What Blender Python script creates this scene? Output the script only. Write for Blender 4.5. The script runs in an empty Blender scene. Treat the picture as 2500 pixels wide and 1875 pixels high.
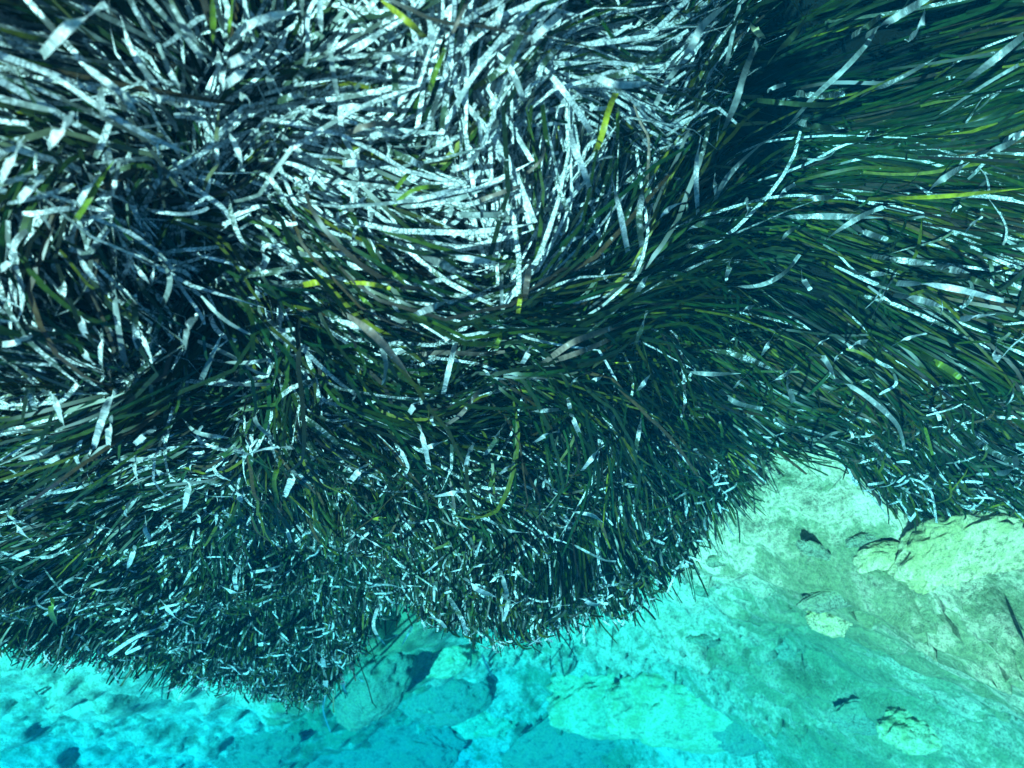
import bpy, math, numpy as np
from mathutils import Matrix, Vector
R = np.random.default_rng(7)
rad = math.radians
sc = bpy.context.scene
COL = sc.collection

# ------------------------------------------------------------------ camera
# The picture was taken with the camera upside down, looking steeply down from just above the meadow.
PITCH = rad(68); CAMZ = 1.2; LENS = 26.0; FPX = LENS / 36.0 * 2500
cam_d = bpy.data.cameras.new('camera'); cam = bpy.data.objects.new('camera', cam_d); COL.objects.link(cam)
cam_d.lens = LENS; cam_d.sensor_width = 36; cam_d.clip_start = .05; cam_d.clip_end = 500
cam_d.dof.use_dof = True; cam_d.dof.focus_distance = 1.65; cam_d.dof.aperture_fstop = 4.5
FW = np.array([0, math.cos(PITCH), -math.sin(PITCH)])
RT = np.array([-1., 0, 0])
UP = np.array([0, -math.sin(PITCH), -math.cos(PITCH)])
CP = np.array([0, 0, CAMZ])
m = Matrix.Identity(4)
for i in range(3):
    m[i][0] = RT[i]; m[i][1] = UP[i]; m[i][2] = -FW[i]; m[i][3] = CP[i]
cam.matrix_world = m
sc.camera = cam

# ------------------------------------------------------------------ sky, sun, exposure
SUN_EL = rad(60)
SUN_AZ = math.atan2(-.12, .9)          # direction (x, y) the light comes from: photo's upper left
sd = np.array([math.cos(SUN_EL) * math.cos(SUN_AZ), math.cos(SUN_EL) * math.sin(SUN_AZ), math.sin(SUN_EL)])
w = bpy.data.worlds.new('World'); sc.world = w; w.use_nodes = True
nt = w.node_tree; bg = nt.nodes['Background']
sk = nt.nodes.new('ShaderNodeTexSky'); sk.sky_type = 'NISHITA'; sk.sun_disc = False
sk.sun_elevation = SUN_EL; sk.sun_rotation = math.atan2(sd[0], sd[1])
nt.links.new(sk.outputs[0], bg.inputs[0]); bg.inputs[1].default_value = .05
sl = bpy.data.lights.new('sun', 'SUN'); sl.energy = 5.0; sl.angle = rad(.6); sl.color = (1, .97, .9)
so = bpy.data.objects.new('sun', sl); COL.objects.link(so)
so.rotation_euler = Vector(sd).to_track_quat('Z', 'Y').to_euler()
sc.view_settings.view_transform = 'Standard'; sc.view_settings.look = 'None'
sc.view_settings.exposure = 1.75; sc.view_settings.gamma = 1
sc.view_settings.use_curve_mapping = False
sc.render.engine = 'CYCLES'
sc.cycles.volume_bounces = 1
sc.cycles.max_bounces = 6
sc.cycles.diffuse_bounces = 3
sc.cycles.use_denoising = True

# ------------------------------------------------------------------ helpers
def tag(o, label=None, cat=None, group=None, kind=None):
    for k, v in (('label', label), ('category', cat), ('group', group), ('kind', kind)):
        if v: o[k] = v
    return o

def _h(ix, iy, iz, s):
    n = (ix * 374761393 + iy * 668265263 + iz * 2147483647 + s * 974634777) & 0xffffffff
    n = ((n ^ (n >> 13)) * 1274126177) & 0xffffffff
    return ((n ^ (n >> 16)) & 0xffff) / 65535.0
def vnoise(x, y, z=0., s=0):
    x, y, z = np.broadcast_arrays(np.asarray(x, float), np.asarray(y, float), np.asarray(z, float))
    xi, yi, zi = (np.floor(a).astype(np.int64) for a in (x, y, z))
    fx, fy, fz = x - xi, y - yi, z - zi
    fx, fy, fz = (f * f * f * (f * (f * 6 - 15) + 10) for f in (fx, fy, fz))
    r = 0
    for a in (0, 1):
        for b in (0, 1):
            for c in (0, 1):
                r = r + _h(xi + a, yi + b, zi + c, s) * (fx if a else 1 - fx) * (fy if b else 1 - fy) * (fz if c else 1 - fz)
    return r * 2 - 1
def fbm(x, y, z=0., s=0, o=5, gain=.5):
    r = 0; a = 1.
    x, y, z = np.asarray(x, float), np.asarray(y, float), np.asarray(z, float)
    for i in range(o):
        r = r + a * vnoise(x, y, z, s + i * 17); a *= gain
        x, y, z = (x * .8 - y * .6) * 2.03 + 3.1, (x * .6 + y * .8) * 2.03 + 7.7, z * 2.03
    return r
def field(tab, cols, u, v, s=120.):
    d2 = (u[:, None] - tab[None, :, 0]) ** 2 + (v[:, None] - tab[None, :, 1]) ** 2
    d2 = d2 - d2.min(1, keepdims=True)
    wt = np.exp(-d2 / (2 * s * s)); wt /= wt.sum(1, keepdims=True)
    return wt @ tab[:, cols]

def sstep(a, b, x):
    t = np.clip((x - a) / (b - a), 0, 1); return t * t * (3 - 2 * t)

def ray(u, v):                              # photo pixel (2500 x 1875) -> unit ray
    u = np.asarray(u, float); v = np.asarray(v, float)
    d = FW + ((u - 1250) / FPX)[..., None] * RT + ((937.5 - v) / FPX)[..., None] * UP
    return d / np.linalg.norm(d, axis=-1, keepdims=True)
def pt(u, v, d): return CP + ray(u, v) * np.asarray(d, float)[..., None]
def proj(p):
    q = p - CP; zf = q @ FW; zf = np.where(zf < .02, .02, zf)
    return 1250 + FPX * (q @ RT) / zf, 937.5 - FPX * (q @ UP) / zf

class TPS:
    def __init__(s, P, z, lam=.002):
        s.P = P; n = len(P)
        K = s.k(P, P) + lam * np.eye(n)
        A = np.zeros((n + 3, n + 3)); A[:n, :n] = K; A[:n, n] = 1; A[:n, n + 1:] = P; A[n:, :n] = A[:n, n:].T
        s.w = np.linalg.solve(A, np.r_[z, 0, 0, 0])
    def k(s, a, b):
        d2 = ((a[:, None] - b[None]) ** 2).sum(-1) + 1e-12
        return d2 * np.log(d2) * .5
    def __call__(s, x, y):
        x, y = np.broadcast_arrays(np.asarray(x, float), np.asarray(y, float))
        Q = np.stack([x.ravel(), y.ravel()], 1); o = np.empty(len(Q))
        for i in range(0, len(Q), 60000):
            q = Q[i:i + 60000]; o[i:i + 60000] = s.k(q, s.P) @ s.w[:-3] + s.w[-3] + q @ s.w[-2:]
        return o.reshape(x.shape)

# ------------------------------------------------------------------ the lie of the land
canopy_pts = np.array([
 (0,0,.98),(600,0,1.02),(1250,0,1.08),(1850,0,1.66),(2500,0,1.6),(1750,280,1.5),(2050,300,1.95),(2300,280,1.85),
 (0,600,1.0),(600,600,1.12),(1250,600,1.22),(1850,600,1.88),(2500,600,1.6),
 (0,1100,1.55),(600,1100,1.65),(1250,1050,1.62),(1700,1000,2.0),(2100,950,1.85),(2500,1050,2.0),
 (0,1450,2.5),(350,1500,2.8),(650,1600,3.2),(750,1400,2.7),(1000,1330,2.05),(1250,1300,1.95),(1250,1520,2.3),
 (1500,1400,2.3),(1630,1200,2.25),(2300,1180,2.3)])
cp3 = pt(canopy_pts[:, 0], canopy_pts[:, 1], canopy_pts[:, 2])
_C = TPS(cp3[:, :2], cp3[:, 2], .01)
def canopy(x, y):
    z = _C(np.clip(x, -1.8, 2.2), np.clip(y, -.8, 3.0))
    z = np.clip(z, -1.9, .40)
    return z + .05 * vnoise(x * 4.5, y * 4.5, 0, 3) + .03 * vnoise(x * 11, y * 11, 0, 5)
bed_pts = np.array([
 (1950,1150,2.75),(2200,1280,2.75),(2500,1300,2.7),(2350,1400,2.75),(2500,1600,3.1),(1800,1350,3.2),(1700,1450,3.5),
 (2100,1600,3.5),(2500,1875,3.7),(1800,1650,4.1),(2000,1850,4.3),(1500,1620,4.4),(1550,1850,5.3),(1200,1650,4.8),
 (1100,1850,6.2),(850,1680,4.4),(700,1850,5.9),(400,1700,4.5),(0,1700,4.4),(300,1860,5.8),(0,1870,5.9)])
bed_pts[:, 2] += np.clip(bed_pts[:, 2] - 2.9, 0, 9) * 1.6
bp3 = pt(bed_pts[:, 0], bed_pts[:, 1], bed_pts[:, 2])
_ex = np.array([(-11,12,-4),(0,15,-9),(11,12,-8),(-8,2,-2.2),(8,2,-4.5),(0,0,-1.9),(-3,-4,-1.),(4,-4,-1.5),(1.5,.8,-2.0),(-1.2,.6,-1.7)])
bp3 = np.r_[bp3, _ex]
_S = TPS(bp3[:, :2], bp3[:, 2], .02)
def ridge(x, y, s, o=4):
    r = 0; a = 1.
    for i in range(o):
        r = r + a * (1 - 2 * np.abs(vnoise(x, y, 0, s + i))); a *= .5
        x, y = (x * .8 - y * .6) * 2.1 + 1.3, (x * .6 + y * .8) * 2.1 + 4.1
    return r
def bed(x, y):
    z = _S(np.clip(x, -9, 9), np.clip(y, -5, 14))
    n = fbm(x * 1.1, y * 1.1, 0, 40, 4)
    rg = ridge(x * 1.7 + .6 * vnoise(x, y, 0, 9), y * 1.7, 60)
    near = sstep(16, 9, np.hypot(x, y))
    # worn ledges: rock steps with scooped hollows
    led = sstep(-.4, .4, fbm(x * 1.6, y * 2.1, 0, 77, 3)) * .16
    led2 = sstep(-.2, .2, fbm(x * 5.5, y * 6.5, 0, 83, 3)) * (.010 + .034 * sstep(1., -.5, x))
    rough = (.018 + .022 * sstep(.6, -.6, x)) * fbm(x * 12, y * 12, 0, 50, 4, .6) * (1 + sstep(0, .5, fbm(x * 1.3, y * 1.3, 0, 51, 3)) * 1.5)
    return z + (.14 * n + .045 * rg * sstep(-.2, .6, n) + led + led2 + rough) * (.35 + .65 * near)

# outline of the meadow as it is rooted (photo pixel, distance)
outl = np.array([(-500,1560,2.6),(0,1650,2.85),(250,1680,3.1),(500,1730,3.4),(700,1735,3.55),(820,1690,3.3),(880,1600,2.85),(960,1545,2.45),
 (1150,1585,2.42),(1300,1615,2.45),(1450,1560,2.44),(1605,1445,2.42),(1690,1350,2.42),(1715,1270,2.40),(1775,1190,2.28),(1870,1130,2.15),
 (2030,1095,2.15),(2120,1120,2.25),(2190,1185,2.35),(2320,1225,2.42),(2500,1225,2.5),(3000,1260,2.7)])
o3 = pt(outl[:, 0], outl[:, 1], outl[:, 2])[:, :2]
poly = np.r_[o3, [(-2.6, .2), (-2.4, -1.6), (2.6, -1.6), (2.8, .6)]]
def sdist(x, y):                            # signed distance to the meadow outline, positive inside
    x = np.asarray(x, float); y = np.asarray(y, float)
    d = np.full(x.shape, 1e9); ins = np.zeros(x.shape, bool)
    n = len(poly)
    for i in range(n):
        a = poly[i]; b = poly[(i + 1) % n]; e = b - a
        t = np.clip(((x - a[0]) * e[0] + (y - a[1]) * e[1]) / (e @ e + 1e-12), 0, 1)
        d = np.minimum(d, np.hypot(x - a[0] - t * e[0], y - a[1] - t * e[1]))
        c = ((a[1] > y) != (b[1] > y)) & (x < (b[0] - a[0]) * (y - a[1]) / (b[1] - a[1] + 1e-15) + a[0])
        ins ^= c
    return np.where(ins, d, -d)
MAT_D = .27
def terrain(x, y, sdv=None):
    if sdv is None: sdv = sdist(x, y)
    sdv = sdv + .06 * vnoise(x * 5, y * 5, 0, 31)
    k = sstep(-.16, .10, sdv)
    b = bed(x, y); c = canopy(x, y) - MAT_D
    return b + k * np.maximum(c - b, 0) , k

# ------------------------------------------------------------------ materials
def new_mat(name):
    mt = bpy.data.materials.new(name); mt.use_nodes = True
    nt = mt.node_tree; nt.nodes.clear()
    out = nt.nodes.new('ShaderNodeOutputMaterial')
    def N(t, **kw):
        n = nt.nodes.new(t)
        for k, v in kw.items():
            if k == 'inp':
                for a, b in v.items(): n.inputs[a].default_value = b
            else: setattr(n, k, v)
        return n
    L = nt.links.new
    return mt, N, L, out
def ramp(N, stops, interp='LINEAR'):
    r = N('ShaderNodeValToRGB'); cr = r.color_ramp; cr.interpolation = interp
    while len(cr.elements) < len(stops): cr.elements.new(.5)
    for e, (p, c) in zip(cr.elements, stops):
        e.position = p; e.color = c if len(c) == 4 else (*c, 1)
    return r
g = lambda v: (v, v, v)

def blade_material():
    mt, N, L, out = new_mat('seagrass_leaf')
    at = N('ShaderNodeAttribute', attribute_name='tint')          # rgb leaf colour, alpha = how encrusted
    uv = N('ShaderNodeUVMap', uv_map='UVMap')
    # soft mottling of the living leaf
    n1 = N('ShaderNodeTexNoise', inp={'Scale': 90., 'Detail': 3.}); L(uv.outputs[0], n1.inputs['Vector'])
    r1 = ramp(N, [(.3, g(.55)), (.7, g(1.45))]); L(n1.outputs[0], r1.inputs[0])
    leaf = N('ShaderNodeMix', data_type='RGBA', blend_type='MULTIPLY', inp={0: 1.}); L(at.outputs['Color'], leaf.inputs[6]); L(r1.outputs[0], leaf.inputs[7])
    # crust of pale epiphytes: cells with gaps between
    vo = N('ShaderNodeTexVoronoi', feature='DISTANCE_TO_EDGE', inp={'Scale': 130., 'Randomness': 1.}); L(uv.outputs[0], vo.inputs['Vector'])
    ve = ramp(N, [(.04, g(.12)), (.11, g(1))]); L(vo.outputs['Distance'], ve.inputs[0])
    n2 = N('ShaderNodeTexNoise', inp={'Scale': 30., 'Detail': 4., 'Roughness': .6}); L(uv.outputs[0], n2.inputs['Vector'])
    n3 = N('ShaderNodeTexNoise', inp={'Scale': 150., 'Detail': 2.}); L(uv.outputs[0], n3.inputs['Vector'])
    a = N('ShaderNodeMath', operation='MULTIPLY_ADD', inp={1: .35}); L(n3.outputs[0], a.inputs[0]); L(n2.outputs[0], a.inputs[2])   # ~ .3 .. 1.05
    b = N('ShaderNodeMath', operation='MULTIPLY_ADD', inp={1: .74, 2: -.99}); L(at.outputs['Alpha'], b.inputs[0])
    c = N('ShaderNodeMath', operation='ADD'); L(a.outputs[0], c.inputs[0]); L(b.outputs[0], c.inputs[1])
    d = N('ShaderNodeMath', operation='MULTIPLY', inp={1: 8.}, use_clamp=True); L(c.outputs[0], d.inputs[0])
    # where the crust is thick the gaps close
    e = N('ShaderNodeMath', operation='MULTIPLY_ADD', inp={1: 1.6, 2: -.25}, use_clamp=True); L(c.outputs[0], e.inputs[0])
    f = N('ShaderNodeMath', operation='MAXIMUM'); L(ve.outputs[0], f.inputs[0]); L(e.outputs[0], f.inputs[1])
    mask = N('ShaderNodeMath', operation='MULTIPLY'); L(d.outputs[0], mask.inputs[0]); L(f.outputs[0], mask.inputs[1])
    n4 = N('ShaderNodeTexNoise', inp={'Scale': 30., 'Detail': 2.}); L(uv.outputs[0], n4.inputs['Vector'])
    r4 = ramp(N, [(.3, (.30, .32, .32)), (.5, (.52, .54, .52)), (.7, (.82, .83, .79))]); L(n4.outputs[0], r4.inputs[0])
    mix = N('ShaderNodeMix', data_type='RGBA'); L(mask.outputs[0], mix.inputs[0]); L(leaf.outputs[2], mix.inputs[6]); L(r4.outputs[0], mix.inputs[7])
    bs = N('ShaderNodeBsdfPrincipled', inp={'Roughness': .42, 'IOR': 1.38})
    L(mix.outputs[2], bs.inputs['Base Color'])
    bu = N('ShaderNodeBump', inp={'Strength': .5, 'Distance': .0006}); L(mask.outputs[0], bu.inputs['Height']); L(bu.outputs[0], bs.inputs['Normal'])
    tr = N('ShaderNodeBsdfTranslucent'); L(mix.outputs[2], tr.inputs[0])
    ms = N('ShaderNodeMixShader', inp={0: .22}); L(bs.outputs[0], ms.inputs[1]); L(tr.outputs[0], ms.inputs[2])
    L(ms.outputs[0], out.inputs[0])
    return mt
LEAF = blade_material()

def bed_material(name, attr=True, turf=(.09, .115, .055), sand=(.70, .56, .35)):
    mt, N, L, out = new_mat(name)
    tc = N('ShaderNodeTexCoord'); co = tc.outputs['Object']
    n1 = N('ShaderNodeTexNoise', inp={'Scale': 1.6, 'Detail': 6., 'Roughness': .62, 'Distortion': .4}); L(co, n1.inputs['Vector'])
    n2 = N('ShaderNodeTexNoise', inp={'Scale': 9., 'Detail': 8., 'Roughness': .72}); L(co, n2.inputs['Vector'])
    n3 = N('ShaderNodeTexNoise', inp={'Scale': 70., 'Detail': 6., 'Roughness': .8}); L(co, n3.inputs['Vector'])
    pale = ramp(N, [(.34, (sand[0] * .34, sand[1] * .38, sand[2] * .34)), (.44, (sand[0] * .75, sand[1] * .75, sand[2] * .7)), (.54, sand), (.72, (min(1, sand[0] * 1.25), min(1, sand[1] * 1.25), sand[2] * 1.3))]); L(n2.outputs[0], pale.inputs[0])
    sp = ramp(N, [(.40, g(.28)), (.52, g(1))]); L(n3.outputs[0], sp.inputs[0])
    m1 = N('ShaderNodeMix', data_type='RGBA', blend_type='MULTIPLY', inp={0: .8}); L(pale.outputs[0], m1.inputs[6]); L(sp.outputs[0], m1.inputs[7])
    # algal turf in patches, also used to paint shade below the big rock
    hf = N('ShaderNodeMath', operation='MULTIPLY', inp={1: .5}); L(n1.outputs[0], hf.inputs[0])
    s0 = N('ShaderNodeMath', operation='MULTIPLY_ADD', inp={1: 1.15}); L(n2.outputs[0], s0.inputs[0]); L(hf.outputs[0], s0.inputs[2])
    wd_ = N('ShaderNodeAttribute', attribute_name='weed')         # weed on the seabed, plus shade painted in below the big rock
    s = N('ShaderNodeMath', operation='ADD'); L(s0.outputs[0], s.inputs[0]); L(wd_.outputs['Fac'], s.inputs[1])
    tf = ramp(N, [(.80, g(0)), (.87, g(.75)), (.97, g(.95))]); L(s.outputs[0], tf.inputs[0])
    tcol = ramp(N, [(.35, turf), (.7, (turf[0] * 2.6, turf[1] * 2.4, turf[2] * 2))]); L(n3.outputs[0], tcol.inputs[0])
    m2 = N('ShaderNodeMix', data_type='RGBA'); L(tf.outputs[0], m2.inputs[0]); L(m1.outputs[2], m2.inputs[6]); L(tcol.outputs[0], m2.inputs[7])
    last = m2.outputs[2]
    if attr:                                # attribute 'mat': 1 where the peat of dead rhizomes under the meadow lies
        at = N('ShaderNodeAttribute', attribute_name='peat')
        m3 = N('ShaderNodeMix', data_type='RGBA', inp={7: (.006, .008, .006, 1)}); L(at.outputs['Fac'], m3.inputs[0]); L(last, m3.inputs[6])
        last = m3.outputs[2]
    bs = N('ShaderNodeBsdfPrincipled', inp={'Roughness': .95, 'Specular IOR Level': .1}); L(last, bs.inputs['Base Color'])
    bu = N('ShaderNodeBump', inp={'Strength': .9, 'Distance': .03})
    hh = N('ShaderNodeMath', operation='MULTIPLY_ADD', inp={1: .35}); L(n3.outputs[0], hh.inputs[0]); L(n2.outputs[0], hh.inputs[2])
    L(hh.outputs[0], bu.inputs['Height']); L(bu.outputs[0], bs.inputs['Normal'])
    L(bs.outputs[0], out.inputs[0])
    return mt

# ------------------------------------------------------------------ the seabed, one sheet
def axis(lo, hi, a, b, fine, coarse_n):
    l = lo + (a - lo) * (1 - (1 - np.linspace(0, 1, coarse_n)) ** 2)
    h = b + (hi - b) * np.linspace(0, 1, coarse_n) ** 2
    return np.unique(np.r_[l, np.arange(a, b, fine), h])
gx = axis(-60, 60, -5.2, 6.4, .026, 40); gy = axis(-30, 60, -.9, 8.6, .026, 40)
X, Y = np.meshgrid(gx, gy); SD = sdist(X, Y); Z, PK = terrain(X, Y, SD)
nx, ny = len(gx), len(gy)
idx = np.arange(nx * ny).reshape(ny, nx)
F = np.stack([idx[:-1, :-1], idx[:-1, 1:], idx[1:, 1:], idx[1:, :-1]], -1).reshape(-1, 4)
def mesh_np(name, V, F, smooth=True):
    me = bpy.data.meshes.new(name); me.vertices.add(len(V)); me.vertices.foreach_set('co', V.astype(np.float32).ravel())
    k = F.shape[1]; me.loops.add(F.size); me.polygons.add(len(F))
    me.loops.foreach_set('vertex_index', F.astype(np.int32).ravel())
    me.polygons.foreach_set('loop_start', np.arange(0, F.size, k, dtype=np.int32))
    me.polygons.foreach_set('loop_total', np.full(len(F), k, np.int32))
    if smooth: me.polygons.foreach_set('use_smooth', np.ones(len(F), bool))
    me.update(); return me
me = mesh_np('seabed', np.stack([X, Y, Z], -1).reshape(-1, 3), F)
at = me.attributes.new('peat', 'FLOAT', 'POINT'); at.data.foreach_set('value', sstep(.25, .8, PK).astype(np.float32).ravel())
weed_shade_pts = np.array([(2000,1150,-.12),(1650,1350,-.12),(2350,1400,-.2),(2300,1530,.12),(2430,1490,.08),(1850,1260,-.02),(1900,1530,.12),(2050,1450,.12),(1800,1600,.10),(2300,1600,.05),(2150,1750,.10),(1500,1620,-.08),  # weed cover, with shade below the big pale rock painted as extra weed
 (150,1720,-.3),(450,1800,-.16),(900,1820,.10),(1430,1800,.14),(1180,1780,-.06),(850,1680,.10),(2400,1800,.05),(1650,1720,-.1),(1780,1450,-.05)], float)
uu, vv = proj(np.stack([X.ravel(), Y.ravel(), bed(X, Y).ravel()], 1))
wz = np.concatenate([field(weed_shade_pts, [2], np.clip(uu[i:i+50000], -500, 3000), np.clip(vv[i:i+50000], 900, 2300), 90.)[:, 0] for i in range(0, len(uu), 50000)])
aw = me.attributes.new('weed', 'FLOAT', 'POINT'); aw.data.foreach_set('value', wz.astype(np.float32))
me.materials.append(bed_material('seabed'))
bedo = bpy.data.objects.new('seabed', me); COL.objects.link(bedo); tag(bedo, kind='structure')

def hit(u, v, fn, t0=.4, t1=9., off=0.):     # where a pixel's ray meets a height function
    u = np.atleast_1d(np.asarray(u, float)); v = np.atleast_1d(np.asarray(v, float)); d = ray(u, v)
    ts = np.linspace(t0, t1, 700)
    P = CP + d[:, None] * ts[None, :, None]
    below = P[..., 2] < fn(P[..., 0], P[..., 1]) + off
    i = np.argmax(below, 1); i = np.where(below.any(1), i, 699)
    return CP + d * ts[i][:, None]

# ------------------------------------------------------------------ fields over the meadow, read off the photograph
flow = np.array([
 (60,60,-1,-.7),(100,200,-1,-.6),(300,300,-1,-.6),(450,60,-.35,-1),(620,140,1,-.5),(760,300,1,.05),(850,450,1,.25),(950,600,1,.3),
 (750,80,.5,-1),(850,200,1,.1),(1000,100,.2,-1),(1000,330,.45,-1),(1250,150,.6,-1),(1420,150,1,-.45),(1560,260,1,.05),(1400,400,-.25,-1),(1300,560,-.1,-1),(1250,720,0,-1),
 (1450,620,.1,-1),(1560,650,.4,-1),(1650,350,.5,-1),(1700,120,.7,-1),(1900,150,1,-.5),(2200,200,1,-.5),(2450,120,1,-.5),(2000,380,1,-.3),(2300,450,1,-.12),(2100,650,1,.15),(2450,650,1,.2),
 (1850,820,1,.2),(1950,950,1,.45),(2300,900,1,.5),(2450,1000,1,.5),(2250,1130,.8,.8),(2450,1200,.9,.7),(1750,1050,.8,.6),(1620,1180,.5,1),(1560,1350,.5,1),(1450,1450,.3,1),(1250,1480,.1,1),(1100,1450,-.05,1),
 (1250,1220,.7,1),(1050,1300,.4,1),(1400,1150,.9,.7),(1250,1020,1,.35),(1400,850,1,-.35),(1650,750,1,-.1),(1050,880,.9,-.6),(1050,740,1,.3),(900,820,1,.2),(900,1000,.7,.8),(700,700,1,.45),
 (550,620,.9,.7),(480,500,.3,-1),(600,850,.6,.9),(450,560,.9,.8),(330,620,-.1,-1),(250,750,-.05,-1),(350,850,.15,1),(80,450,-.3,1),(60,700,.2,1),(120,880,.4,1),(250,950,-.8,.5),(450,960,-1,.2),(650,980,.2,1),
 (150,1080,-1,.3),(400,1150,-1,.35),(80,1300,-1,.4),(300,1350,-.9,.5),(150,1500,-.6,.8),(400,1550,-.4,1),(700,1600,.05,1),(850,1500,.1,1),(650,1200,.1,1),(850,1250,.3,1),(600,1400,-.2,1)], float)
# pale crust share, amount of cover, uprightness
props = np.array([
 (100,100,0.62,0.75,0.35),(500,100,0.75,0.90,0.3),(900,150,0.88,1.00,0.25),(1300,150,0.88,1.00,0.2),(1550,200,0.80,0.90,0.2),(1850,150,0.14,0.14,0.62),(2200,150,0.11,0.78,0.45),(2450,300,0.22,0.95,0.45),
 (100,400,0.67,0.75,0.3),(500,450,0.85,1.00,0.1),(850,450,0.92,1.00,0.05),(1150,430,0.75,0.90,0.2),(1450,430,0.75,0.75,0.3),(1750,400,0.17,0.09,0.62),(2100,450,0.14,0.19,0.62),(2400,550,0.27,0.75,0.62),
 (100,700,0.72,0.90,0.2),(400,700,0.77,1.00,0.15),(700,700,0.82,1.00,0.05),(1000,700,0.54,1.00,0.1),(1300,680,0.42,0.75,0.35),(1600,680,0.17,0.35,0.3),(1900,720,0.10,0.09,0.62),(2250,750,0.23,0.59,0.62),
 (100,950,0.32,0.80,0.25),(450,950,0.42,0.90,0.2),(800,950,0.35,0.90,0.25),(1100,950,0.23,0.75,0.3),(1450,950,0.19,0.40,0.3),(1800,950,0.09,0.60,0.35),(2150,950,0.12,0.85,0.35),(2450,950,0.19,0.85,0.3),
 (100,1150,0.22,0.85,0.4),(450,1150,0.29,0.85,0.35),(800,1150,0.19,0.90,0.5),(1150,1130,0.25,0.85,0.35),(1500,1150,0.16,0.90,0.5),(2300,1150,0.21,1.00,0.45),
 (100,1350,0.19,0.90,0.5),(450,1350,0.20,0.90,0.55),(800,1400,0.14,1.00,0.75),(1050,1300,0.19,1.00,0.6),(1350,1300,0.21,1.00,0.6),(1600,1250,0.18,1.00,0.7),
 (200,1520,0.11,1.00,0.8),(650,1580,0.16,1.00,0.85),(1150,1480,0.20,1.00,0.85),(1450,1430,0.20,1.00,0.85)], float)
def ribbons(P, S, W, tint, crust, uvo, k3=False):
    """P centre lines (n,k,3), S side vectors (n,k,3), W half widths (n,k) -> mesh data"""
    n, k, _ = P.shape
    if k3:
        Tn = np.gradient(P, axis=1); Nn = np.cross(Tn, S); Nn /= np.linalg.norm(Nn, axis=-1, keepdims=True) + 1e-9
        V = np.stack([P - S * W[..., None], P + Nn * W[..., None] * .22, P + S * W[..., None]], 2); c = 3
    else:
        V = np.stack([P - S * W[..., None], P + S * W[..., None]], 2); c = 2
    id_ = np.arange(n * k * c).reshape(n, k, c)
    Fq = np.stack([id_[:, :-1, :-1], id_[:, :-1, 1:], id_[:, 1:, 1:], id_[:, 1:, :-1]], -1).reshape(-1, 4)
    seg = np.r_['-1', np.zeros((n, 1)), np.cumsum(np.linalg.norm(np.diff(P, axis=1), axis=-1), 1)]
    off = np.linspace(-1, 1, c)
    U = np.stack([np.repeat(seg[:, :, None], c, 2) + uvo[:, 0, None, None], W[..., None] * off + uvo[:, 1, None, None]], -1)
    T = np.empty((n, k, c, 4)); T[..., :3] = tint[:, None, None, :]; T[..., 3] = crust[..., None]
    return V.reshape(-1, 3), Fq, U.reshape(-1, 2), T.reshape(-1, 4)
def ribbon_object(name, V, Fq, U, T):
    me = mesh_np(name, V, Fq)
    uvl = me.uv_layers.new(name='UVMap'); uvl.data.foreach_set('uv', U[Fq.ravel()].astype(np.float32).ravel())
    ca = me.color_attributes.new('tint', 'FLOAT_COLOR', 'POINT'); ca.data.foreach_set('color', T.astype(np.float32).ravel())
    me.materials.append(LEAF)
    o = bpy.data.objects.new(name, me); COL.objects.link(o); return o

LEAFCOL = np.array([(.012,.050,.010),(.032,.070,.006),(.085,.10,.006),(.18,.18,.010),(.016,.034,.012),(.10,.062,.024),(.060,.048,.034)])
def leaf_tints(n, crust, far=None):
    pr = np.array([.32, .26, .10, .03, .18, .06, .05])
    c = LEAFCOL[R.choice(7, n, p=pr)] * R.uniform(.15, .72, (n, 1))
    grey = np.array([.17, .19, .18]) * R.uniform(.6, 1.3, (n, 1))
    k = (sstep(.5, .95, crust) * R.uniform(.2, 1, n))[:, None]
    return c * (1 - k) + grey * k

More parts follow.
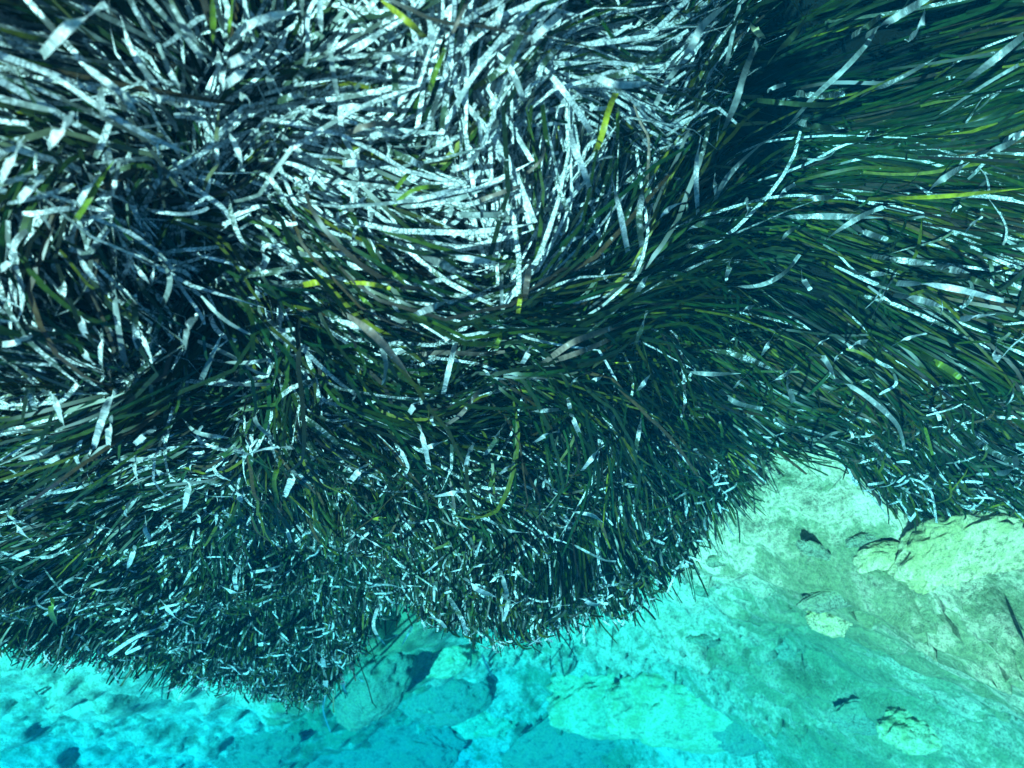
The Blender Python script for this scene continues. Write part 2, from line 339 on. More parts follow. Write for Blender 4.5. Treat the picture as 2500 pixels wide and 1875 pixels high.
def heading(x, y, z):
    """heading over the ground whose picture runs along the flow at this point"""
    u, v = proj(np.stack([x, y, z], 1)); uc, vc = np.clip(u, -150, 2650), np.clip(v, -100, 1800)
    fl = field(flow, [2, 3], uc, vc, 60.); fl /= np.linalg.norm(fl, axis=1, keepdims=True) + 1e-9
    d0 = ray(u, v); d1 = ray(u + fl[:, 0] * 6., v + fl[:, 1] * 6.)
    p1 = CP + d1 * ((z - CAMZ) / np.minimum(d1[:, 2], -.05))[:, None]
    p0 = CP + d0 * ((z - CAMZ) / np.minimum(d0[:, 2], -.05))[:, None]
    return np.arctan2(p1[:, 1] - p0[:, 1], p1[:, 0] - p0[:, 0])
def grow(n, xs, ys, K=14, top=0., length=(.34, .74), loose=False, bright=0.):
    """n leaves rooted near (xs, ys), each arching over with the flow"""
    z0 = canopy(xs, ys)
    u, v = proj(np.stack([xs, ys, z0], 1))
    uc, vc = np.clip(u, -150, 2650), np.clip(v, -100, 1800)
    pr = field(props, [2, 3, 4], uc, vc, 110.)
    az = np.zeros(n)
    sh = np.floor(xs / .03) * 12.9 + np.floor(ys / .03) * 78.2
    mess = (1 - .55 * sstep(1450, 1800, uc)) * (1 - .45 * sstep(1050, 1250, vc))
    az = az + mess * (.55 * vnoise(xs * 7, ys * 7, 0, 11) + .30 * vnoise(sh, sh * .7, 0, 12) + R.normal(0, .20, n))
    if loose: az = az + R.normal(0, 1.0, n)
    L_ = R.uniform(*length, n) * (1 + .25 * vnoise(xs * 5, ys * 5, 0, 13)) * (1 - .34 * sstep(620, 1000, vc)) * (1 - .12 * sstep(1400, 1700, uc)) * .92
    L_ = L_ * (1 + (R.random(n) < .08) * pr[:, 2] * .9)
    up = np.clip(pr[:, 2] + R.normal(0, .10, n), 0, 1)
    if loose: up *= .5
    e0 = rad(50) + up * rad(35) + R.normal(0, rad(8), n)
    e1 = rad(-12) + up * rad(75) + R.normal(0, rad(12), n)
    if loose: e0 = R.normal(rad(25), rad(15), n); e1 = R.normal(rad(-5), rad(18), n)
    s = np.linspace(0, 1, K)
    el = e0[:, None] + (e1 - e0)[:, None] * (1 - (1 - s[None]) ** R.uniform(1.6, 4.0, n)[:, None])
    curl = R.normal(0, .42, n); wob = R.normal(0, .16, n); ph = R.uniform(0, 6.28, n)
    azs = az[:, None] + curl[:, None] * (s[None] - .4) + wob[:, None] * np.sin(s[None] * 6 + ph[:, None])
    kink = (R.random(n) < .04); kp = R.uniform(.45, .85, n)
    azs = azs + np.where(kink[:, None] & (s[None] > kp[:, None]), R.normal(0, .9, n)[:, None], 0)
    st_ = L_ / (K - 1); D = np.zeros((n, K, 3)); P = np.zeros((n, K, 3)); P[:, 0, 0] = xs; P[:, 0, 1] = ys
    h0 = heading(xs, ys, z0); back = L_ * np.where(loose, .3, .42)
    P[:, 0, 0] -= np.cos(h0) * back; P[:, 0, 1] -= np.sin(h0) * back
    for k in range(K):
        hd = heading(P[:, k, 0], P[:, k, 1], z0) if k % 2 == 0 else hd
        a_ = azs[:, k] + hd
        D[:, k] = np.stack([np.cos(el[:, k]) * np.cos(a_), np.cos(el[:, k]) * np.sin(a_), np.sin(el[:, k])], 1)
        if k < K - 1: P[:, k + 1] = P[:, k] + D[:, k] * st_[:, None]
    P[..., 0] -= xs[:, None]; P[..., 1] -= ys[:, None]
    hmax = P[..., 2].max(1)
    # start the leaf upstream so that its middle lies over the point
    mid = P[:, K // 2].copy(); mid[:, 2] = 0
    base = np.stack([xs, ys, np.zeros(n)], 1)
    depth = R.exponential(.065, n) if not loose else R.exponential(.012, n)
    cz = canopy(xs, ys)
    base[:, 2] = cz - hmax - depth + top + R.uniform(0, .02, n)
    P = P + base[:, None]
    # hug the canopy surface as it slopes
    dz = canopy(P[..., 0], P[..., 1]) - cz[:, None]
    P[..., 2] += dz * np.linspace(.3, .8, K)[None]
    upv = np.array([0, 0, 1.]) + R.normal(0, .12, (n, 1, 3))
    S = np.cross(D, upv); S /= np.linalg.norm(S, axis=-1, keepdims=True) + 1e-9
    Nn = np.cross(S, D)
    tw = R.normal(0, rad(24), n)[:, None] + R.normal(0, rad(40), n)[:, None] * s[None]
    S = S * np.cos(tw)[..., None] + Nn * np.sin(tw)[..., None]
    hw = R.uniform(.0022, .0039, n)
    pt_ = R.random(n)
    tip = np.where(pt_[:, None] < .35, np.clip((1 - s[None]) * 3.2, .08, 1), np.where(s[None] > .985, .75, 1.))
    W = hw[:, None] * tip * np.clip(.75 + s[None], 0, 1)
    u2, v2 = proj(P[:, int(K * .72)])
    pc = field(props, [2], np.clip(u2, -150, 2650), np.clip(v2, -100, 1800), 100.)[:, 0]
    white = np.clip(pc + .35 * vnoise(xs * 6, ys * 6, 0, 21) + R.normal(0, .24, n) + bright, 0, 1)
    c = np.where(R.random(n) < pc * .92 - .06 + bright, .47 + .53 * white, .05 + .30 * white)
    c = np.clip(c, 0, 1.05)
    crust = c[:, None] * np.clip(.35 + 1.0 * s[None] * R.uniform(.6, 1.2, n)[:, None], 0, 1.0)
    uvo = R.uniform(0, 40, (n, 2))
    tint = leaf_tints(n, c)
    return ribbons(P, S, W, tint, crust, uvo), u, v, pr

def sample(n, pad=.0):
    out = []
    tot = 0
    while tot < n:
        x = R.uniform(-2.5, 2.8, 40000); y = R.uniform(-1.25, 3.3, 40000)
        s = sdist(x, y)
        ok = (s > -.03 + .05 * vnoise(x * 6, y * 6, 0, 33)) & (s < 4)
        x, y = x[ok], y[ok]
        u, v = proj(np.stack([x, y, canopy(x, y)], 1))
        inb = (u > -950) & (u < 3250) & (v > -650)
        x, y, u, v = x[inb], y[inb], u[inb], v[inb]
        cov = field(props, [3], np.clip(u, -150, 2650), np.clip(v, -100, 1800), 110.)[:, 0]
        gap = sstep(-.6, .1, fbm(x * 6, y * 6, 0, 91, 3) + (cov - .85) * 1.3)
        keep = R.random(len(x)) < np.clip(cov * gap, .02, 1)
        out.append(np.stack([x[keep], y[keep]], 1)); tot += keep.sum()
    return np.concatenate(out)[:n]

def cat(parts):
    o = [[], [], [], []]; b = 0
    for V, Fq, U, T in parts:
        o[0].append(V); o[1].append(Fq + b); o[2].append(U); o[3].append(T); b += len(V)
    return [np.concatenate(a) for a in o]

NB = 50000
xy = sample(NB)
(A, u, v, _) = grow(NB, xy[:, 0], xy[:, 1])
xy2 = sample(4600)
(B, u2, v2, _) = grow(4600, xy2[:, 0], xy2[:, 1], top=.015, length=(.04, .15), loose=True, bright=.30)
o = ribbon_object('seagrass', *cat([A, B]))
tag(o, 'dense dark green and white crusted seagrass meadow covering the upper part of the photo', 'seagrass', kind='stuff')

# how near the top of the meadow is along each line of sight
uA, vA = proj(A[0]); dA = np.linalg.norm(A[0] - CP, axis=1)
okA = (uA > -200) & (uA < 2700) & (vA > -200) & (vA < 2000)
TOP = np.full((90, 120), 99.); np.minimum.at(TOP, (((vA[okA] + 200) / 25).astype(int), ((uA[okA] + 200) / 25).astype(int)), dA[okA])
# ------------------------------------------------------------------ single leaves that stand out in the photograph
# kind, width, then points along the leaf from its root end to its tip, in a nine-tile enlargement of the photograph
LEAVES = {
0: '''w 40 1250,1010 900,850 640,690 350,500 0,355|w 42 960,720 700,540 470,365|w 60 270,360 450,170 690,30|w 62 310,950 400,820 490,740|w 55 0,1180 80,1010 160,880
w 50 120,1300 200,1210 280,1140|w 42 500,1340 570,1210 650,1140|w 50 1480,300 1600,170 1780,100 1950,70|w 60 1470,420 1560,380 1680,320|w 52 1450,560 1550,480 1640,400
w 45 1410,470 1410,310|w 42 1440,600 1440,480 1490,390|w 45 960,620 1060,650 1160,670|w 32 1170,680 1310,660|o 38 1375,270 1380,130 1370,-40|o 28 1465,280 1490,130 1510,-30
o 34 480,1440 560,1320 650,1160 740,1040|w 45 1540,610 1630,670|w 44 1480,870 1530,950 1570,1110|w 28 1690,1640 1720,1590 1790,1600 1830,1650|m 38 1480,1280 1500,1400 1580,1580 1680,1620
g 38 1800,860 1950,990 2080,1060 2212,1120|p 34 2190,650 2160,480 2130,280|w 34 2080,220 2070,-30|g 40 1100,640 1000,540 850,320 780,100|w 36 1350,430 1250,300 1180,220|p 36 1310,330 1180,150 1110,30
g 40 1180,620 1080,420 1020,280|p 34 900,760 780,600 680,520|m 44 2000,600 1900,620 1750,680|m 44 2100,440 1960,470 1900,540|w 46 1740,580 1750,500 1810,470|g 44 660,760 650,620 660,500''',
1: '''y 40 560,260 420,130 230,-20|o 36 560,620 610,470 690,270|b 24 690,270 760,130 825,-20|w 44 1650,910 1520,700 1400,540 1250,370|w 46 1620,1250 1560,1080 1510,960 1465,770
y 42 1630,1020 1680,900 1740,690 1815,530|o 24 1790,920 1795,650|w 34 930,1010 900,850 870,680|w 48 1220,280 1330,170 1450,70|w 34 610,310 560,90|w 44 1000,190 1055,-20
m 44 900,560 1060,420 1150,250 1290,-20|w 48 0,1060 120,1060 215,1090|m 46 280,960 450,1040 610,1110|g 42 700,1390 1000,1390 1180,1360 1400,1360 1640,1385|o 30 300,1360 450,1240 560,1210 750,1215
w 38 320,1300 500,1290 700,1240 920,1215|b 32 840,1320 1000,1260 1100,1225 1360,1140|b 22 1170,1150 1290,1040 1315,970 1295,920|w 42 1860,1650 1800,1350 1750,1140|m 38 1510,1450 1440,1300 1370,1130
b 24 1975,1250 1990,900 1940,800 1895,680|p 36 2212,400 2130,500 2080,590 2020,710|w 28 1600,640 1640,700 1780,690|m 48 340,760 350,560 335,340|b 40 0,880 180,810 380,800|w 40 130,870 260,870 420,850
w 44 1200,690 1080,420 940,290|m 40 1350,560 1280,480 1380,330 1500,240|m 44 1700,520 1900,440 2100,300 2212,240|w 46 1620,490 1800,550 2030,530|m 44 760,380 860,220 960,110|w 44 60,340 200,250 320,140
w 40 240,390 330,370 430,370|m 40 650,900 660,750 700,530|g 40 860,980 960,880 1040,700|w 42 700,1100 820,1060 920,930|m 40 1030,980 1000,850 1010,730|p 30 1100,240 1160,90|w 42 0,700 90,690 230,710
o 30 330,1260 420,1140 520,1060|m 42 1950,1620 1930,1400 1970,1150|w 44 2060,1420 2130,1350 2212,1310|m 34 1830,1200 1900,1130 1940,1060''',
2: '''g 44 190,1340 290,1150 480,960 660,840 750,770|p 34 700,800 860,620 1040,455 1190,290 1250,190|p 44 1190,230 1420,90 1600,-20|w 44 1575,60 1540,180 1450,265|p 42 2212,230 1950,440 1780,560 1620,610
p 20 2212,400 1940,560 1650,760|p 56 -20,400 50,320 130,170 330,0|g 26 270,500 330,200 370,30|g 44 270,840 350,650 400,480 500,230|y2 44 450,150 480,200 525,250|d 52 560,400 760,180 865,-10
w 44 100,1385 90,1100 120,870|w 42 410,1290 435,1350 395,1415|g 38 750,1290 1010,1275|p 28 640,1570 680,1510 760,1460|g 44 570,1410 900,1400 1300,1410|p 14 770,1020 860,1035 950,1010 990,970
d 34 480,650 900,680 1100,640|m 40 740,600 880,620 1050,605|m 46 760,790 900,825 1050,830|y 34 1200,1290 1700,1270 2212,1220|p 34 930,1550 1060,1460 1180,1390 1300,1340|m 40 20,1500 150,1440 320,1420
m 40 1100,230 1200,170 1300,90|g 30 1160,620 1400,510 1650,370|g 34 1900,1000 2050,960 2212,880|p 38 1580,1250 1700,1150 1860,1050|w 34 1840,1490 1940,1400|w 30 1740,1380 1800,1330|w 40 2080,910 2212,860
g 36 1100,1460 1200,1510 1330,1550|w 30 620,1280 670,1230 730,1190|m 36 210,1130 215,1300|m 36 30,1590 120,1600 260,1545|m 30 1170,900 1270,840|w 26 550,590 600,565 670,545''',
3: '''w 34 640,190 570,100 500,-10|w 32 970,190 860,40|w 30 980,180 1000,30|g 44 850,800 800,650 760,420 730,180|m 44 910,660 880,500 870,250|w 40 990,720 960,620 900,480|g 44 690,800 650,690 660,480
g 38 1050,330 1100,160 1035,-10|g 38 1290,830 1370,650 1440,500|g 50 1190,600 1220,450 1280,380|w 44 600,1260 660,1060 740,880 860,850|w 42 700,1240 705,1120 735,1000|w 40 870,1220 940,1160 1010,1110
w 32 290,1350 400,1290 490,1250|w 42 140,1315 250,1290 370,1215|w 40 410,1110 350,930 290,850|m 34 240,1040 200,920 120,830|p 28 1480,1180 1270,1140 1180,1050|p 36 820,1320 1070,1315|w 38 990,1380 1040,1410 1110,1400
m 44 2050,40 1780,100 1590,125|p 28 1800,660 1600,690 1410,685|p 28 1820,770 1680,760 1500,650 1280,550|p 28 1820,830 1550,830 1370,790|m 38 1800,920 1900,850 2070,790|w 46 1910,1390 1840,1560
o 32 1820,1320 1775,1450 1800,1600|w 36 1530,1530 1570,1600|y 44 1950,190 2100,165 2230,180|w 38 0,575 100,560 205,510|m 34 1900,1000 2050,1100 2200,1230|p 30 1700,550 1450,410 1250,200|p 28 1640,980 1660,1080 1760,1180
w 38 1230,1450 1200,1600 1180,1660|m 36 900,1480 870,1380 880,1250|w 40 0,90 60,40 120,-20|m 46 400,280 410,130|w 36 1900,1240 1720,1250 1560,1300|w 40 520,380 540,480 590,560|w 40 540,590 560,660 630,710''',
4: '''w 42 -20,415 200,490 265,535|y 32 0,170 180,180 320,210|o 32 300,80 370,140 440,220|o 32 100,250 220,345|w 38 660,900 700,720 750,520|b 34 430,650 650,625 900,635 1060,620|b 52 0,360 200,500 380,700 470,820
g 40 240,530 290,700 270,830|g 52 460,390 600,330 760,270|w 46 700,0 900,30 1065,65|g 52 520,10 650,50 785,135|p 28 1045,420 1040,120|y 34 1140,400 1170,220|b 44 1190,300 1200,180 1240,0|b 44 1300,700 1500,560 1740,470 1875,420
b 38 1350,690 1600,600 1800,510|w 40 1170,700 1210,630 1242,550|w 32 980,795 1070,800|b 28 1180,790 1390,795|g 30 1210,1010 1460,990|w 30 1485,1000 1468,920|w 34 1480,1000 1520,1100 1560,1190|b 34 660,1110 780,1020 880,890 990,830
w 42 1250,1210 1330,1160 1415,1130|w 34 1560,1390 1640,1290 1700,1210|w 38 500,1090 540,1230 572,1385|w 36 500,1260 590,1230 690,1190|w 26 590,1030 585,1065 605,1100|w 36 600,1560 700,1540 825,1520|w 34 1030,1410 1070,1380 1120,1340
o 32 990,600 1060,480|w 34 1910,890 1970,810 2030,735|w 30 1600,810 1680,790 1700,760|m 36 1450,890 1530,790 1660,740|m 38 1890,600 1960,430 1990,300|g 46 1900,260 1960,170 2020,100|w 42 440,1020 480,960 520,930
y 18 1720,690 1830,695 1940,680|m 36 930,1290 1000,1190 1080,1040|w 34 800,1390 830,1270 870,1200|m 32 1890,1340 1920,1180 1950,1020|w 32 360,1220 410,1310 430,1370 400,1430|o 32 960,1500 1000,1400|w 42 50,1470 110,1400 190,1330
m 30 1760,1460 1860,1480 1940,1490|b 24 735,1650 720,1540 700,1420|w 30 380,1560 450,1595|w 36 920,740 960,780''',
5: '''p 32 280,200 500,190 660,110 760,-10|m 46 1230,400 1300,260 1370,130|w 46 1390,175 1700,200 2080,290|g 40 1370,250 1560,290 1710,340|p 40 820,640 900,650 960,730 990,800|p 32 980,800 1120,860 1290,990 1400,1110 1440,1260
w 30 465,325 420,340 375,372|w 20 360,520 330,540 300,562|w 32 1200,550 1150,560 1075,592|m 38 510,650 560,570 600,490|p 32 0,750 200,765 380,760|m 38 100,600 350,640 640,760|g 36 240,870 350,950 520,990|g 40 720,950 690,850 680,770
m 32 545,830 650,780 740,700|o 20 1560,1080 1590,1180 1620,1290|w 46 2030,600 2040,690|p 38 2150,1300 2160,1370 2080,1405 2010,1400|d 18 520,1270 525,1360 530,1450|w 38 1800,410 2030,375|d 20 690,1260 780,1300 830,1370
m 38 1230,0 1430,30 1640,60|m 34 1120,110 1350,120|g 40 1640,60 1750,90 1860,110|d 34 1750,100 1950,180 2080,250|w 34 770,100 790,160 830,220|m 40 320,10 300,90 275,165|p 34 330,860 380,810 420,770|w 30 860,590 950,530|w 30 980,690 1030,620
p 28 1600,1010 1680,960 1740,930|m 34 1900,1200 2040,1290 2150,1330|o 40 1540,640 1700,720 1800,790|w 30 1360,580 1470,530 1580,500''',
6: '''w 24 70,302 170,262 268,220|w 20 280,670 400,600 550,540|w 24 1080,735 880,812 700,930|w 20 980,840 810,920|w 28 1530,505 1520,420 1557,330|w 28 1040,570 1130,680 1265,742|w 20 1620,392 1750,370 1835,338
w 24 560,490 680,510 805,488|w 36 90,60 120,120 212,190|w 30 875,220 850,300 820,382|w 25 730,712 825,680|o 32 340,560 330,650 372,740|d 13 1150,960 1060,1110 1045,1255|p 18 2090,950 2110,1150 2092,1280 2142,1432
b 14 220,1150 270,1220 312,1300|w 28 1430,480 1520,525 1600,510|w 25 1850,100 1885,200|w 30 940,30 940,120 975,180|w 30 1080,60 1105,135|w 28 1275,10 1290,70|w 28 1480,990 1560,1055|w 22 1265,895 1330,915|o 20 700,830 780,850
w 20 1700,490 1830,465|w 22 1670,860 1745,850|p 22 1790,790 1870,855''',
7: '''w 22 750,40 790,90 835,115|w 26 160,170 240,220 322,270|w 26 530,400 600,350 685,265|p 22 175,488 280,470 412,495|w 26 390,450 430,480 512,480|w 30 1040,80 1080,120 1212,135|w 26 1060,530 1075,620 1050,705|w 38 800,430 880,500 1005,552
p 34 1030,380 1060,480 1080,550|w 30 1550,560 1620,595 1685,602|m 28 1670,600 1760,705|w 16 1570,640 1605,692|p 24 240,600 210,750 305,885|w 20 460,740 400,850 380,885|w 20 180,800 280,830 365,795|p 20 60,980 90,1060 145,1100
p 20 0,1050 20,1150 45,1192|b 18 910,920 960,1030 1020,1117|d 15 1410,880 1430,1000 1447,1087|d 12 1352,930 1358,1055|d 14 842,880 836,1025|d 14 592,940 550,997|d 12 1762,740 1748,895|d 12 1498,840 1522,922|p 18 1480,200 1700,310 1780,320
w 22 600,450 600,580|w 26 1490,0 1620,20 1700,70|y 26 200,50 290,35|w 28 850,360 980,330|m 30 700,560 780,690 820,830|m 26 1100,320 1150,400 1240,470|w 18 165,290 220,285|p 26 580,680 640,710 700,780|w 24 1360,620 1480,600''',
}
STYLE = {                                   # leaf colour, crust, words
 'w': ((.20, .22, .20), .95, 'white crusted'), 'm': ((.03, .05, .025), .62, 'mottled white'), 'p': ((.22, .24, .22), .42, 'pale grey-blue'),
 'g': ((.13, .15, .14), .46, 'grey speckled'), 'o': ((.085, .13, .010), .10, 'olive green'), 'y': ((.23, .22, .012), .10, 'yellow-green'),
 'y2': ((.50, .46, .25), .3, 'cream coloured'), 'b': ((.15, .11, .085), .34, 'brown'), 'd': ((.030, .050, .018), .05, 'dark green')}
def surf(x, y):
    s = sdist(x, y); t, _ = terrain(x, y, s)
    return np.where(s > -.04, canopy(x, y), t)
def smooth_line(P, K):
    n = len(P)
    if n == 2: P = [P[0], ((P[0][0] + P[1][0]) / 2 + .01 * (P[1][1] - P[0][1]), (P[0][1] + P[1][1]) / 2), P[1]]; n = 3
    P = np.array(P, float); t = np.r_[0, np.cumsum(np.hypot(*np.diff(P, axis=0).T))]; t /= t[-1]
    M_ = np.zeros_like(P)
    for i in range(n):
        a, b = max(i - 1, 0), min(i + 1, n - 1); M_[i] = (P[b] - P[a]) / (t[b] - t[a])
    q = np.linspace(0, 1, K); j = np.clip(np.searchsorted(t, q, 'right') - 1, 0, n - 2)
    h = t[j + 1] - t[j]; s = ((q - t[j]) / h)[:, None]; h = h[:, None]
    return ((2*s**3 - 3*s**2 + 1) * P[j] + (s**3 - 2*s**2 + s) * h * M_[j] + (-2*s**3 + 3*s**2) * P[j + 1] + (s**3 - s**2) * h * M_[j + 1])
heroes = []
KH = 18
for tile, txt in LEAVES.items():
    ox, oy = (tile % 3) * 833, (tile // 3) * 625
    for item in txt.replace('\n', '|').split('|'):
        tk = item.split(); st, wd = tk[0], float(tk[1]) / 2.652
        pts = [tuple(float(c) for c in p.split(',')) for p in tk[2:]]
        pts = [(ox + a / 2.652, oy + b / 2.652) for a, b in pts]
        heroes.append((st, wd, pts, smooth_line(pts, KH)))

XC = ['at the far left', 'on the left', 'left of centre', 'at the centre', 'right of centre', 'on the right', 'at the far right']
YC = ['top edge', 'upper meadow', 'upper middle', 'middle', 'lower middle', 'lower meadow', 'bottom fringe']
infos = []
for hi, (st, wd, pts, ln) in enumerate(heroes):
    col, crust, word = STYLE[st]
    n = KH; s = np.linspace(0, 1, n)
    P = hit(ln[:, 0], ln[:, 1], surf)
    dist = np.linalg.norm(P - CP, axis=1)
    m_ = len(dist) // 2
    # a real leaf is about a centimetre wide: its width tells how far above the canopy it floats
    dm = np.median(dist); want = np.clip(FPX * .0098 / wd, dm - .28, dm - .08)
    lift = dm - want
    a, b = np.polyfit(s, dist, 1)
    dl = .65 * (a * s + b) + .35 * dist        # leaves do not follow every bump
    dl = np.minimum(dl, dist + .03) - lift * (.35 + .65 * np.sin(np.clip(s * 1.15, 0, 1) * math.pi) ** .7) - .008
    dl = dl + .05 * np.clip(.14 - s, 0, 1) / .14 * 1.2           # the root end dives between its neighbours
    gt = TOP[np.clip((ln[:, 1] + 200) / 25, 0, 89).astype(int), np.clip((ln[:, 0] + 200) / 25, 0, 119).astype(int)]
    ex = (dl - gt)[n // 5:]; ex = ex[gt[n // 5:] < 90]
    if len(ex): dl = dl - np.clip(np.percentile(ex, 70) + .004, 0, .30) * sstep(-.05, .3, s)
    P = CP + ray(ln[:, 0], ln[:, 1]) * dl[:, None]
    D = np.gradient(P, axis=0); D /= np.linalg.norm(D, axis=1, keepdims=True)
    view = P - CP; view /= np.linalg.norm(view, axis=1, keepdims=True)
    upn = np.array([0, 0, 1.]) * .6 - view * .4
    S = np.cross(D, upn); S /= np.linalg.norm(S, axis=1, keepdims=True)
    Nn = np.cross(S, D)
    tw = (R.normal(0, .25) + R.normal(0, .5) * s)[:, None]
    S = S * np.cos(tw) + Nn * np.sin(tw)
    tapered = R.random() < .45 or st == 'd'
    hw = .42 * wd * np.median(dl) / FPX
    tip = np.clip((1 - s) * 3.5, .06, 1) if tapered else np.where(s > .985, .8, 1.)
    W = (hw * tip * (1 + .06 * R.normal(size=n)))[None]
    cr = np.clip(crust * (.8 + .4 * vnoise(s * 3, hi * 7.7, 0, 4)), 0, 1.05)[None]
    V, Fq, U, T = ribbons(P[None], S[None], W, np.array([col]) * R.uniform(.8, 1.2), cr, R.uniform(0, 40, (1, 2)), True)
    c0 = P[0].copy()
    o = ribbon_object('seagrass_blade', V - c0, Fq, U, T); o.location = c0
    L2 = np.hypot(*np.diff(ln, axis=0).T).sum(); chord = np.hypot(*(ln[-1] - ln[0]))
    size = 'long' if L2 > 290 else 'short' if L2 < 95 else ''
    ab = np.array(pts); bend = 1 - chord / L2
    shape = 'hooked' if bend > .16 else 'curved' if bend > .022 else 'straight'
    dx, dy = ln[-1] - ln[0]; an = math.degrees(math.atan2(abs(dy), abs(dx)))
    dr = 'level' if an < 18 else 'upright' if an > 70 else ('rising rightward' if dx * dy < 0 else 'falling rightward')
    cx, cy = ln[:, 0].mean(), ln[:, 1].mean()
    place = XC[min(6, int(cx / 357.2))]; row = YC[min(6, int(cy / 250))]
    bits = [b_ for b_ in (size, shape, word) if b_]
    infos.append([o, ' '.join(bits) + ' leaf ' + dr + ', ' + row + ' ' + place, cx, cy])
from collections import defaultdict
gd = defaultdict(list)
for inf in infos: gd[inf[1]].append(inf)
for k_, lst in gd.items():
    if len(lst) > 1:
        hor = max(i[2] for i in lst) - min(i[2] for i in lst) > max(i[3] for i in lst) - min(i[3] for i in lst)
        lst.sort(key=lambda i: i[2] if hor else i[3])
        ww = {2: ['left one', 'right one'], 3: ['left one', 'middle one', 'right one']} if hor else {2: ['upper one', 'lower one'], 3: ['upper one', 'middle one', 'lower one']}
        for q, i in enumerate(lst):
            wl = ww.get(len(lst)); i[1] = i[1] + ', ' + (wl[q] if wl else ['first', 'second', 'third', 'fourth', 'fifth', 'sixth'][q] + (' from left' if hor else ' from top'))


for o, lab, _, _ in infos: tag(o, lab, 'seagrass leaf', 'single seagrass leaves standing out from the meadow')
# ------------------------------------------------------------------ rocks on the seabed
from mathutils import noise as mn
import bmesh
ROCK = bed_material('rock_stone', False, (.20, .19, .08), (.76, .61, .32))
ROCKD = bed_material('rock_overgrown', False, (.12, .14, .08), (.30, .31, .19))
def rock(name, u, v, sx, sy, sz, rot, seed, label, mat=ROCK, cat='rock', sink=.35, rough=1., flat=.0, group=None):
    """a weathered boulder whose middle stands where pixel (u, v) meets the seabed; sizes in metres"""
    p = hit(u, v, bed, t1=16.)[0]
    k = np.linalg.norm(p - CP) / 3.6 * .85; sx, sy, sz = sx * k, sy * k, sz * min(k, 1.3)
    if mat is ROCKD: sz *= .5 if u < 1800 or v < 1600 else .28
    bm = bmesh.new(); bmesh.ops.create_icosphere(bm, subdivisions=6, radius=1)
    for vt in bm.verts:
        c = vt.co.copy(); q = c * 1.3 + Vector((seed * 3.1, seed * 1.7, seed))
        rough_ = rough * (.6 if mat is ROCKD else .8)
        r = 1 + rough_ * (.28 * mn.noise(q) + .15 * mn.noise(q * 2.3) + .07 * mn.noise(q * 5.1) + .035 * mn.noise(q * 11) + .02 * mn.noise(q * 24))
        r -= rough_ * .10 * max(0, mn.noise(q * 3.3 + Vector((9, 9, 9))) - .15) * 3
        c = c * r
        if c.z > 0 and flat: c.z = flat * math.tanh(c.z / flat)
        vt.co = Vector((c.x * sx, c.y * sy, c.z * sz))
    me = bpy.data.meshes.new(name); bm.to_mesh(me); bm.free()
    me.polygons.foreach_set('use_smooth', np.ones(len(me.polygons), bool))
    me.materials.append(mat)
    o = bpy.data.objects.new(name, me); COL.objects.link(o)
    o.location = (p[0], p[1], p[2] - sz * sink + sz * .35); o.rotation_euler = (0, 0, rad(rot))
    return tag(o, label, cat, group)
rock('rock', 2370, 1345, .36, .24, .20, 25, 1, 'big pale yellow rock with pitted top at the right edge below the seagrass', flat=.6)
rock('rock', 2170, 1385, .17, .14, .10, -20, 2, 'smooth pale green slab leaning against the big pale rock on its left', flat=.5, rough=.6)
rock('rock', 2110, 1320, 0.09, 0.04, .08, 15, 3, 'dark overgrown stone just above the smooth pale slab', ROCKD)
rock('rock', 1505, 1690, .40, .24, .26, 10, 4, 'rounded yellowish rock with dark top below the middle of the seagrass edge', flat=.7)
rock('rock', 1700, 1725, .44, .24, .24, -8, 5, 'wide yellow-rimmed rock right of the dark gully near the bottom', flat=.7)
rock('rock', 1075, 1590, .20, .15, .16, 5, 6, 'small yellow rock peeping out under the seagrass fringe, bottom centre', flat=.8)
rock('rock', 905, 1665, 0.19, 0.32, .35, -32, 7, 'steep dark overgrown rock flank hanging below the left seagrass lobe', ROCKD)
rock('rock', 1085, 1700, 0.24, 0.19, .18, 15, 8, 'low dark weedy rock on turquoise bottom, just left of the fringe tips', ROCKD)
rock('rock', 1900, 1585, 0.17, 0.24, .16, 28, 9, 'large dark green weed-covered rock in the middle of the right seabed', ROCKD)
rock('rock', 2045, 1455, 0.19, 0.07, .10, 20, 10, 'narrow dark weedy ledge below the smooth slab, right side', ROCKD)
rock('rock', 2030, 1500, .12, .10, .10, 0, 11, 'knobbly pale stone under the narrow weedy ledge', rough=1.5)
rock('rock', 1755, 1370, 0.07, 0.04, .05, 10, 12, 'small dark flat stone on pale sand, upper one near the seagrass edge', ROCKD)
rock('rock', 1735, 1445, 0.09, 0.04, .05, -5, 13, 'small dark flat stone on pale sand, beside the seagrass tips', ROCKD)
rock('rock', 1715, 1565, 0.09, 0.04, .06, 0, 14, 'small dark stone on sand, between fringe tips and the yellow-rimmed rock', ROCKD)
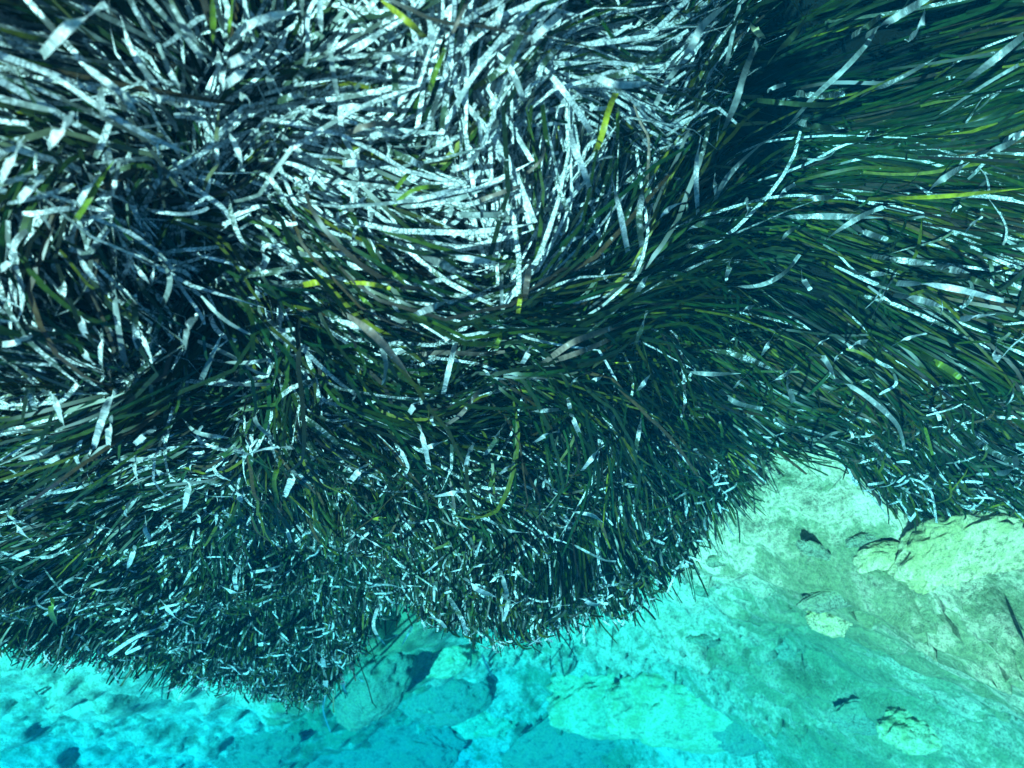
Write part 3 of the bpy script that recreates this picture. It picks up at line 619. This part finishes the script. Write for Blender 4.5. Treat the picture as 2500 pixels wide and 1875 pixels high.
rock('rock', 1690, 1695, 0.10, 0.09, .10, 0, 15, 'rounded dark stone against the top of the yellow-rimmed rock', ROCKD)
rock('rock', 1830, 1790, 0.19, 0.14, .12, 12, 16, 'dark weedy stone low in the picture, right of the blue gully', ROCKD)
rock('rock', 2110, 1750, 0.16, 0.10, .12, -10, 17, 'dark green stone near the bottom edge, left of the pale ridge', ROCKD)
rock('rock', 2230, 1775, .16, .12, .10, 0, 19, 'pale knob of rock near the bottom right corner', rough=1.3)
rock('rock', 600, 1800, 0.26, 0.22, .16, 20, 20, 'blue-shadowed weedy rock on the turquoise bottom, lower left', ROCKD)
rock('rock', 1430, 1800, 0.50, 0.24, .14, 35, 21, 'long dark weedy hump in the deep blue gully, bottom centre', ROCKD)
rock('rock', 900, 1830, 0.48, 0.26, .12, 0, 22, 'broad deep-blue weedy hump at the bottom edge, left of centre', ROCKD)
rock('rock', 1180, 1745, .18, .14, .12, 0, 23, 'pale lumpy stone on turquoise bottom below the lone drooping leaf', rough=1.3)
rock('rock', 1990, 1345, 0.12, 0.04, .04, -30, 24, 'slim curved weedy ledge on pale sand, right of the seagrass notch', ROCKD)

# ------------------------------------------------------------------ the water
def box(name, lo, hi):
    V = np.array([(x, y, z) for x in (lo[0], hi[0]) for y in (lo[1], hi[1]) for z in (lo[2], hi[2])], float)
    Fq = np.array([(0,1,3,2),(4,6,7,5),(0,4,5,1),(2,3,7,6),(0,2,6,4),(1,5,7,3)])
    me = mesh_np(name, V, Fq, False); o = bpy.data.objects.new(name, me); COL.objects.link(o); return o
hz = box('haze', (-70, -40, -14), (70, 70, 1.7))
mt, N, L, out = new_mat('sea_water')
pv = N('ShaderNodeVolumePrincipled')
pv.inputs['Color'].default_value = (.0, .0105, .020, 1)
pv.inputs['Absorption Color'].default_value = (.0, .75, .96, 1)
pv.inputs['Density'].default_value = .36
pv.inputs['Anisotropy'].default_value = -.3
L(pv.outputs[0], out.inputs['Volume'])
hz.data.materials.append(mt); tag(hz, 'clear turquoise sea water veiling the farther seabed', 'water', kind='stuff')
